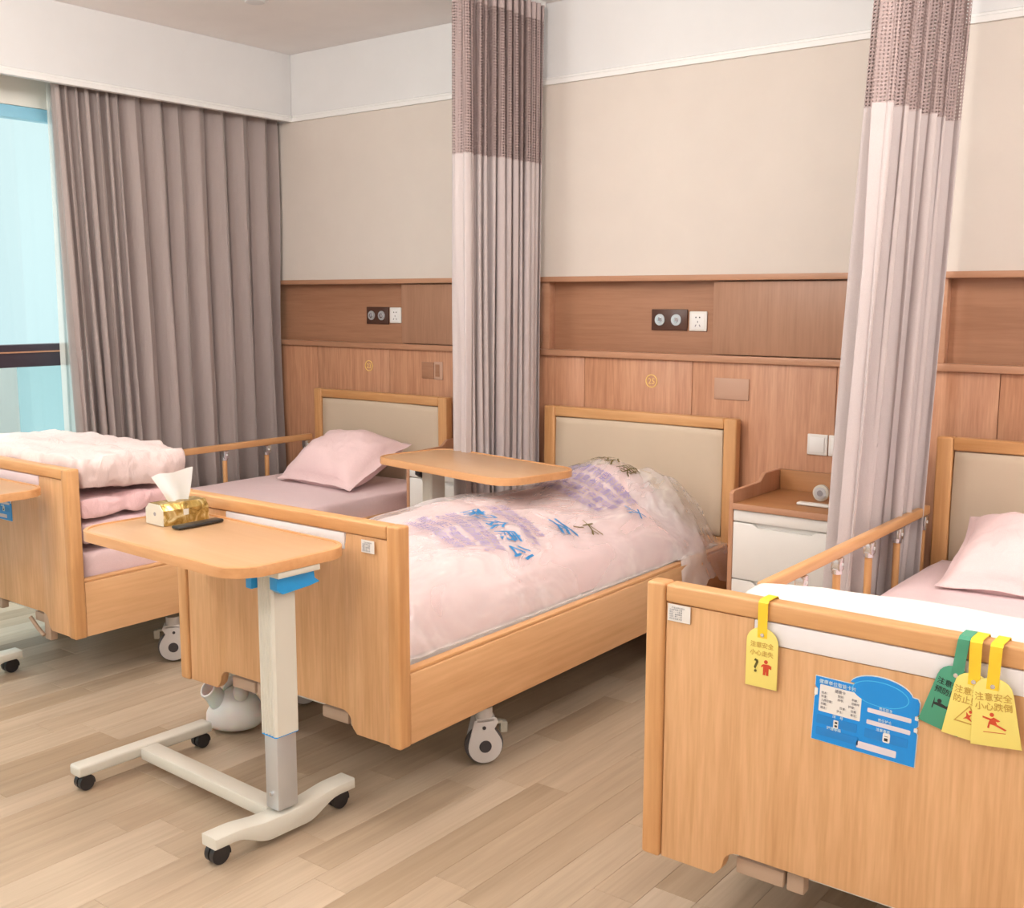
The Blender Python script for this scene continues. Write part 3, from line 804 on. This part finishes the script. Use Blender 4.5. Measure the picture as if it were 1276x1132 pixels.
# ------------------------------------------------------------------ NIGHTSTANDS
def nightstand(label, x0, x1, y0=-.45, y1=-.004):
    xm = (x0+x1)/2; t_ = thing('nightstand', label, 'nightstand', (xm, (y0+y1)/2, 0))
    hx = (x1-x0)/2; hy = (y1-y0)/2; ht = .690
    # side boards rise towards the wall in a soft step
    prof = [(-hy, .012), (hy, .012), (hy, .772), (hy-.15, .772)]+[(hy-.15-.06*k/6, .772-.030*(.5-.5*math.cos(math.pi*k/6))) for k in range(1, 7)]+[(-hy+.012, .738), (-hy, .728)]
    for s in (-1, 1):
        a, b_ = (-hx, -hx+.018) if s < 0 else (hx-.018, hx)
        prism('side_board', prof, 'X', a, b_, ns_side, t_, bev=.003)
    box('back_board', -hx+.0185, hx-.0185, hy-.018, hy-.001, .30, .772, tray_w, t_, bev=.002)
    box('top', -hx+.0185, hx-.0185, -hy-.002, hy-.0185, .672, ht, tray_w, t_, bev=.002)
    box('top_edge', -hx+.0185, hx-.0185, -hy-.008, -hy-.0025, .668, ht+.002, ledge_w, t_, bev=.001)
    box('carcass', -hx+.0185, hx-.0185, -hy+.021, hy-.0185, .06, .667, white_plastic, t_, bev=.001)
    for (za, zb, nm) in ((.622, .665, 'top_fascia'), (.395, .617, 'drawer'), (.065, .390, 'cupboard_door')):
        if nm == 'top_fascia': box(nm, -hx+.020, hx-.020, -hy+.002, -hy+.020, za, zb, white_plastic, t_, bev=.002)
        else:
            w_ = hx-.020
            pts = [(-w_, za), (w_, za), (w_, zb), (w_*.62, zb), (w_*.52, zb-.014), (-w_*.52, zb-.014), (-w_*.62, zb), (-w_, zb)]
            prism(nm, pts, 'Y', -hy+.002, -hy+.020, white_plastic, t_, bev=.002)
    for sx in (-1, 1):
        for sy in (-1, 1):
            cyl('caster', Vector((sx*(hx-.04), sy*(hy-.05), .0300)), .03, .024, black_plastic, t_, 'X', 18)
    return t_
nightstand('white nightstand with wooden tray top beside the middle bed', 2.985, 3.44)
nightstand('white nightstand beside the left bed, half hidden by overbed table', 1.275, 1.68)
rem = tag(box('remote_control', 3.21, 3.34, -.335, -.300, .6915, .702, white_plastic, bev=.004, seg=3), 'small white remote control lying on the nightstand tray', 'remote control')
cup = thing('small_clock', 'small round pale dial standing on the nightstand tray', 'clock', (3.255, -.20, .6915))
cyl('clock_body', Vector((0, 0, .032)), .032, .024, cream_metal, cup, 'Y', 28, bev=.004)
cyl('clock_face', Vector((0, -.0135, .032)), .024, .003, silver_metal, cup, 'Y', 24)
cyl('clock_center', Vector((0, -.0157, .032)), .012, .001, ink_grey, cup, 'Y', 16)

# ------------------------------------------------------------------ WALL FITTINGS
def socket_plate(nm, label, cat, x, z, y, kind='socket', s=.086):
    t_ = thing(nm, label, cat, (x, y, z))
    box('plate', 0, s, -.009, -.0005, -s, 0, white_plastic, t_, bev=.004, seg=3)
    if kind == 'socket':
        box('insert', .012, s-.012, -.0102, -.0092, -s+.010, -.010, trim_paint, t_, bev=.0005)
        for dx in (-.009, .009): cyl('hole', Vector((s/2+dx, -.0106, -.026)), .0032, .0008, ink_black, t_, 'Y', 10)
        box('hole', s/2-.002, s/2+.002, -.0110, -.0103, -.050, -.041, ink_grey, t_, bev=0)
        for dx in (-.010, .010):
            bm = bmesh.new(); add_box(bm, -.002, .002, -.0004, .0004, -.005, .005)
            o_ = finish('hole', bm, ink_grey, t_); o_.location = (s/2+dx, -.0107, -.062); o_.rotation_euler = (0, R(-28 if dx > 0 else 28), 0)
    else:
        box('rocker', .012, s-.012, -.0125, -.0092, -s+.012, -.012, trim_paint, t_, bev=.002)
    return t_
def gas_panel(label, x0, x1, z0, z1, y=.0445):
    t_ = thing('gas_outlet_panel', label, 'outlet panel', (x0, y, z0))
    w = x1-x0; h = z1-z0
    box('plate', 0, w, -.010, -.0005, 0, h, brown_plate, t_, bev=.003)
    for fx in (.25, .71):
        o_ = cyl('outlet_ring', Vector((w*fx, -.0135, h*.5)), h*.27, .006, silver_metal, t_, 'Y', 28, bev=.001)
        cyl('outlet_core', Vector((w*fx, -.018, h*.5)), h*.14, .004, chrome, o_, 'Y', 20, bev=.001)
        box('outlet_slot', w*fx-.004, w*fx+.010, -.0215, -.0203, h*.5-.006, h*.5+.010, ink_grey, o_, bev=0)
gas_panel('dark plate with two round medical outlets above the middle bed', 2.338, 2.518, 1.335, 1.428)
gas_panel('dark plate with two round medical outlets above the left bed', .533, .700, 1.335, 1.428)
socket_plate('wall_socket', 'white wall socket beside the round outlets above the middle bed', 'socket', 2.528, 1.420, .0445)
socket_plate('wall_socket', 'white wall socket beside the round outlets above the left bed', 'socket', .708, 1.426, .0445, s=.084)
socket_plate('light_switch', 'white rocker switch above the wooden tray nightstand', 'switch', 3.110, .928, 0, 'switch')
socket_plate('wall_socket', 'white wall socket above the nightstand, next to rocker switch', 'socket', 3.200, .928, 0)
def number_badge(num, x, z, label):
    t_ = thing('number_badge', label, 'number badge', (x, 0, z))
    bm = bmesh.new(); ro, ri = .030, .0255; n = 40; rr = []
    for r_, y in ((ro, -.0005), (ro, -.003), (ri, -.003), (ri, -.0005)):
        rr.append([bm.verts.new((r_*math.cos(2*math.pi*k/n), y, r_*math.sin(2*math.pi*k/n))) for k in range(n)])
    for a, b_ in zip(rr, rr[1:]+rr[:1]):
        for k in range(n): bm.faces.new((a[k], a[(k+1) % n], b_[(k+1) % n], b_[k]))
    bmesh.ops.recalc_face_normals(bm, faces=bm.faces[:])
    finish('ring', bm, gold, t_)
    text(num, .036, gold, t_, front_at(0, -.0015, -.0125), align='CENTER', name='numeral')
number_badge('25', 2.366, 1.108, 'round golden number 25 on the panel above the middle bed')
number_badge('23', .583, 1.108, 'round golden number 23 on the panel above the left bed')
tag(box('cover_plate', 2.680, 2.842, -.006, -.0005, 1.046, 1.138, plate_tan, bev=.002), 'blank tan cover plate on the panel above the middle bed', 'cover plate')
cp = thing('cover_plate', 'tan double cover plate on the panel above the left bed', 'cover plate', (.975, 0, 1.058))
box('plate', 0, .085, -.005, -.0005, 0, .086, panel_h, cp, bev=.002); box('plate', .088, .148, -.006, -.0005, -.004, .090, plate_tan, cp, bev=.002); box('inset', .098, .128, -.0068, -.0062, .012, .076, panel_h, cp, bev=0)
dl = thing('ceiling_detector', 'round white detector on the ceiling near the window corner', 'detector', (.745, -.855, ZC))
cyl('base', Vector((0, 0, -.004)), .062, .007, trim_paint, dl, 'Z', 36, bev=.002); cyl('dome', Vector((0, 0, -.011)), .044, .006, white_paint, dl, 'Z', 36, r2=.048, bev=.002)
for i, (x, y) in enumerate(FILL_LAMPS):  # unseen fittings added to carry the fill point lights
    lt_ = thing('added_fill_lamp', 'added ceiling fill lamp, out of view, brightening the room', 'added fill lamp', (x, y, ZC), 0, 'added ceiling fill lamps')
    cyl('ceiling_rose', Vector((0, 0, -.010)), .06, .018, trim_paint, lt_, 'Z', 28, bev=.002)
    cyl('stem', Vector((0, 0, -.035)), .012, .032, trim_paint, lt_, 'Z', 12)
    cyl('gallery', Vector((0, 0, -.055)), .05, .012, trim_paint, lt_, 'Z', 28, bev=.002)
    ld = bpy.data.lights.new('fill_light', 'POINT'); lo = bpy.data.objects.new('fill_light', ld); COL.objects.link(lo)
    ld.shadow_soft_size = .16; ld.energy = FILL_W; ld.color = FILL_COL; lo.parent = lt_; lo.location = (0, 0, -.23)

# ------------------------------------------------------------------ URINAL JUG
jug = thing('urinal_jug', 'translucent white plastic urinal jug on the floor under middle bed', 'jug', (1.925, -2.005, 0), R(38))
jug.scale = (1.0, 1.12, 1.22)
bm = bmesh.new(); bmesh.ops.create_uvsphere(bm, u_segments=40, v_segments=26, radius=1)
for v in bm.verts:
    q = v.co.copy()
    x = q.x*.098; y = q.y*.060; z = q.z
    k = 1-.28*max(0, z)                     # narrower upwards
    if z < 0: z = -abs(z)**.45*.55 if z > -1 else -.55
    zz = .055+z*(.078 if z > 0 else .093)
    v.co = Vector((x*k+.012*z, y*k, max(.001, zz)))
finish('jug_body', bm, jug_m, jug, 'all')
bm = bmesh.new()
pts = [(-.046, -.006, .080), (-.060, -.020, .105), (-.072, -.034, .128), (-.076, -.038, .135)]
add_tube(bm, pts, [.034, .030, .029, .032], 24, caps=False)
add_tube(bm, pts[::-1], [.0275, .0255, .028, .033], 24, caps=False)
finish('jug_neck', bm, jug_m, jug, True)
tube('neck_rim', [(-.077+.031*(math.cos(a)*.83), -.040+.031*(-math.cos(a)*.30+math.sin(a)*.75), .137+.031*(math.cos(a)*.30+math.sin(a)*.52)) for a in [2*math.pi*k/24 for k in range(25)]], .0032, trim_paint, jug, 8, caps=False)
tube('handle', [(-.030, .01, .115), (-.014, .01, .146), (.012, .01, .158), (.042, .01, .148), (.066, .008, .105)], [.014, .012, .011, .012, .016], jug_m, jug, 14)
bm = bmesh.new(); bmesh.ops.create_uvsphere(bm, u_segments=24, v_segments=14, radius=.026, matrix=Matrix.Translation((.030, -.030, .122))); finish('jug_bulge', bm, jug_m, jug, 'all')

# ------------------------------------------------------------------ BLUE BOARDS AND TAGS ON THE FOOTBOARDS
def care_board(label, x0, z0, y, rot=0):
    """hospital bed card, local x 0..0.205 right, z 0..0.158 up"""
    t_ = thing('care_board', label, 'board', (x0, y, z0)); t_.rotation_euler = (0, R(rot), 0)
    w, h = .205, .132
    out = rrect(0, w, 0, h, .004, 3)
    outline = [(0, 0), (w, 0), (w, .066), (w-.004, .070), (w-.004, .078), (w, .082), (w, .092), (w-.004, .096), (w-.004, .102), (w, .106), (w, .128), (w-.004, .135)]
    outline += [(w-.014, .136)]+arc(w-.075, .130, .062, 8, 165, 14, ry=.030)+[(.112, .138), (.100, .133), (0, .132), (0, .112), (.004, .108), (.004, .094), (0, .090)]
    prism('backing', outline, 'Y', -.0028, -.0005, board_blue, t_)
    edge = [(a*1.0, b_) for a, b_ in outline]
    cxm, czm = w/2, .07
    prism('white_edge', [(cxm+(a-cxm)*1.018, czm+(b_-czm)*1.025) for a, b_ in outline], 'Y', -.0004, -.0001, paper, t_)
    def patch(nm, xa, xb, za, zb, m, r_=.002, y_=-.0034, tilt=0): return prism(nm, rrect(xa, xb, za, zb, r_, 3), 'Y', y_, -.0029, m, t_)
    el = arc(w-.075, .127, .055, 0, 350, 36, ry=.024)
    bm = bmesh.new(); add_prism(bm, arc(w-.075, .127, .056, 0, 350, 36, ry=.025), 'Y', -.0032, -.0029); finish('ellipse_line', bm, board_light, t_)
    bm = bmesh.new(); add_prism(bm, arc(w-.075, .127, .054, 0, 350, 36, ry=.0235), 'Y', -.0035, -.0033); finish('ellipse', bm, board_blue, t_)
    patch('window_paper', .010, .095, .062, .118, paper)
    patch('left_tab', -.001, .006, .094, .108, paper, .001)
    patch('card_field', .008, .090, .036, .054, board_mid); patch('card_field', .008, .095, .012, .028, board_mid)
    patch('name_strip', .108, .165+.028, .096-.010, .096-.001, slot_pink); patch('name_strip', .108, .193, .062, .071, slot_pink)
    patch('card_field', .106, .190, .034, .052, board_mid)
    patch('name_strip', .092, .170, .008, .022, slot_pink)
    for dz in (.070, .094): patch('side_tab', w-.006, w+.001, dz, dz+.008, paper, .0008)
    patch('switch_plate', .043, .053, .034, .051, paper, .001, -.0040); patch('switch_dot', .046, .051, .044, .048, ink_black, .0005, -.0044); patch('switch_dot', .046, .051, .037, .041, ink_black, .0005, -.0044)
    patch('switch_plate', .142, .156, .034, .053, paper, .003, -.0040); patch('switch_dot', .145, .152, .037, .043, ink_black, .0005, -.0044); patch('switch_dot', .145, .152, .046, .047, ink_black, .0003, -.0044)
    T = lambda s_, sz, x, z, m, al='LEFT': text(s_, sz, m, t_, front_at(x, -.0044, z), align=al)
    T('健康单位智能卡片', .0095, .008, .1213, ink_white)
    T('健康卡', .0075, .052, .1085, ink_grey, 'CENTER')
    for i, s_ in enumerate(['姓名：　　　性别：　　年龄：', '科室：　　　床号：　　住院号', '入院日期：　　　　　护理：', '诊断：　　　　饮食：　过敏', '医生：　　　护士：　　备注：']): T(s_, .0056, .014, .1000-.0078*i, ink_grey)
    T('床　号', .0075, .040, .0555, ink_white); T('护理等级', .0075, .030, .0292, ink_white)
    T('责任医生', .0068, .130, .0968, ink_white); T('责任护士', .0068, .130, .0735, ink_white); T('注意事项', .0068, .128, .0538, ink_white)
    return t_
YF = -.080-2.135
care_board('blue patient information board on the nearest footboard', 4.050, .588, YF+.0035, 2)
care_board('blue information board on the left footboard, behind overbed table', .588, .612, -.026-2.135+.0035, 0)

def hang_tag(label, body_m, strap_m, x, ztop, y, w, h, rot, lines, ink, icon, taper=0.0, strap=.062, flare=.0):
    """tag hanging over the footboard rail on its strap; origin at the rivet"""
    t_ = thing('warning_tag', label, 'tag', (x, y, ztop)); 
    hw = w/2
    if taper: pts = [(-hw*1.0, -h), (hw*1.0, -h)]+[(hw*(1-taper), -.018)]+arc(0, -.016, hw*(1-taper)*.98, 0, 180, 10, ry=.026)+[(-hw*(1-taper), -.018)]
    else: pts = [(-hw, -h), (hw, -h)]+arc(0, -.022, hw, 0, 180, 14, ry=.032)
    b_ = prism('tag_body', pts, 'Y', -.0022, .0, body_m, t_, bev=.0006)
    grp = [b_]
    rv = cyl('rivet', Vector((0, -.0034, -.006)), .0042, .002, chrome, t_, 'Y', 16, bev=.0006)
    grp.append(rv)
    for i, s_ in enumerate(lines): grp.append(text(s_, w*.185, ink, t_, front_at(0, -.0028, -.032-.0175*i), align='CENTER', space=1.0))
    def P(nm, pts_, m): grp.append(prism(nm, pts_, 'Y', -.0028, -.0022, m, t_))
    zi = -.072
    if icon == 'question':
        grp.append(text('?', .040, ink_dark, t_, front_at(-.012, -.0028, zi-.014), align='CENTER', name='question_mark', offs=.0006))
        z = zi-.018; P('figure', [(.010-.006, z), (.010-.001, z), (.010, z+.010), (.011, z), (.016, z), (.0165, z+.016), (.022, z+.014), (.022, z+.021), (.016, z+.0235), (.004, z+.023), (-.0005, z+.019), (-.000, z+.016), (.0045, z+.018)], ink_red); P('figure', arc(.010, z+.0285, .0042, 0, 340, 12), ink_red)
    elif icon == 'triangle':
        tri = [(-.024, zi-.016), (.024, zi-.016), (0, zi+.020)]; tin = [(-.0205, zi-.0138), (.0205, zi-.0138), (0, zi+.0162)]
        bm = bmesh.new()
        for i in range(3):
            j = (i+1) % 3; add_prism(bm, [tri[i], tri[j], tin[j], tin[i]], 'Y', -.0028, -.0022)
        grp.append(finish('triangle', bm, ink_gold, t_))
        P('figure', [(-.008, zi-.008), (-.002, zi-.006), (.008, zi-.010), (.003, zi-.003), (.006, zi+.004), (.001, zi+.001), (-.004, zi+.006), (-.003, zi-.002)], ink_red); P('figure', arc(.003, zi+.008, .003, 0, 340, 10), ink_red)
    elif icon == 'fall':
        P('figure', [(-.020, zi+.010), (-.006, zi+.006), (-.001, zi+.009), (.010, zi+.003), (.006, zi+.001), (.002, zi+.002), (.004, zi-.004), (.020, zi-.012), (.017, zi-.014), (.000, zi-.006), (-.008, zi-.004), (-.010, zi-.012), (-.013, zi-.011), (-.010, zi), (-.008, zi+.003), (-.020, zi+.007)], ink_red)
        P('figure', arc(-.004, zi+.0135, .0038, 0, 340, 12), ink_red); P('ground_line', [(-.020, zi-.020), (.018, zi-.0195), (.018, zi-.0185), (-.020, zi-.019)], ink_red)
    elif icon == 'bed':
        P('bed_icon', [(-.022, zi-.012), (-.020, zi-.012), (-.020, zi-.004), (.018, zi-.004), (.018, zi-.012), (.020, zi-.012), (.020, zi+.006), (.010, zi+.007), (.002, zi+.001), (-.010, zi+.003), (-.020, zi), (-.022, zi+.010)], ink_black); P('bed_icon', arc(-.012, zi+.006, .004, 0, 340, 12), ink_black)
    # rotate the hanging body round the rivet (not the strap)
    Rm = Matrix.Rotation(R(rot), 4, 'Y')
    for g_ in grp: g_.matrix_local = Rm
    # strap: up the front, over the rail, down the back
    sw = .0105; yb = .0475+.004+(YT-y); zt = strap
    path = [(-.0018, -.012), (-.0030, zt-.012), (-.0022, zt-.002), (.004, zt+.0025), (yb-.006, zt+.0025), (yb+.001, zt-.004), (yb+.001, zt-.05)]
    bm = bmesh.new(); pr_ = None
    rings = []
    for (yy, zz) in path:
        k = max(0, min(1, zz/zt)); dx = flare*k
        rings.append([bm.verts.new((dx-sw, yy, zz)), bm.verts.new((dx+sw, yy, zz)), bm.verts.new((dx+sw, yy-.0012 if zz < zt else yy, zz if zz < zt else zz+.0012)), bm.verts.new((dx-sw, yy-.0012 if zz < zt else yy, zz if zz < zt else zz+.0012))])
    for a, b2 in zip(rings, rings[1:]):
        for k in range(4): bm.faces.new((a[k], a[(k+1) % 4], b2[(k+1) % 4], b2[k]))
    bm.faces.new(rings[0][::-1]); bm.faces.new(rings[-1]); bmesh.ops.recalc_face_normals(bm, faces=bm.faces[:])
    finish('strap', bm, strap_m, t_)
    return t_
RAILTOP = .853
def tag_at(label, bm_, sm, x, zr, y, *a, **k): return hang_tag(label, bm_, sm, x, zr, y, *a, strap=RAILTOP-zr+.0015, **k)
YT = YF-.0055
tag_at('single yellow warning tag with a question mark on nearest footboard', yellow, yellow_strap, 3.940, .790, YT, .070, .118, 0, ['注意安全', '小心走失'], ink_gold, 'question')
tag_at('green warning tag with a bed symbol, behind the two yellow tags', green, green, 4.325, .788, YT, .075, .118, 14, ['注意安全', '预防压疮'], ink_black, 'bed', taper=.18, flare=.010)
tag_at('yellow warning tag with a triangle symbol, beside the green tag', yellow, yellow_strap, 4.357, .784, YT-.0045, .084, .118, 5, ['注意安全', '防止坠床'], ink_gold, 'triangle', taper=.22, flare=.000)
tag_at('yellow warning tag with a slipping figure, rightmost on the footboard', yellow, yellow_strap, 4.390, .784, YT-.009, .088, .118, -6, ['注意安全', '小心跌倒'], ink_gold, 'fall', taper=.22, flare=.003)
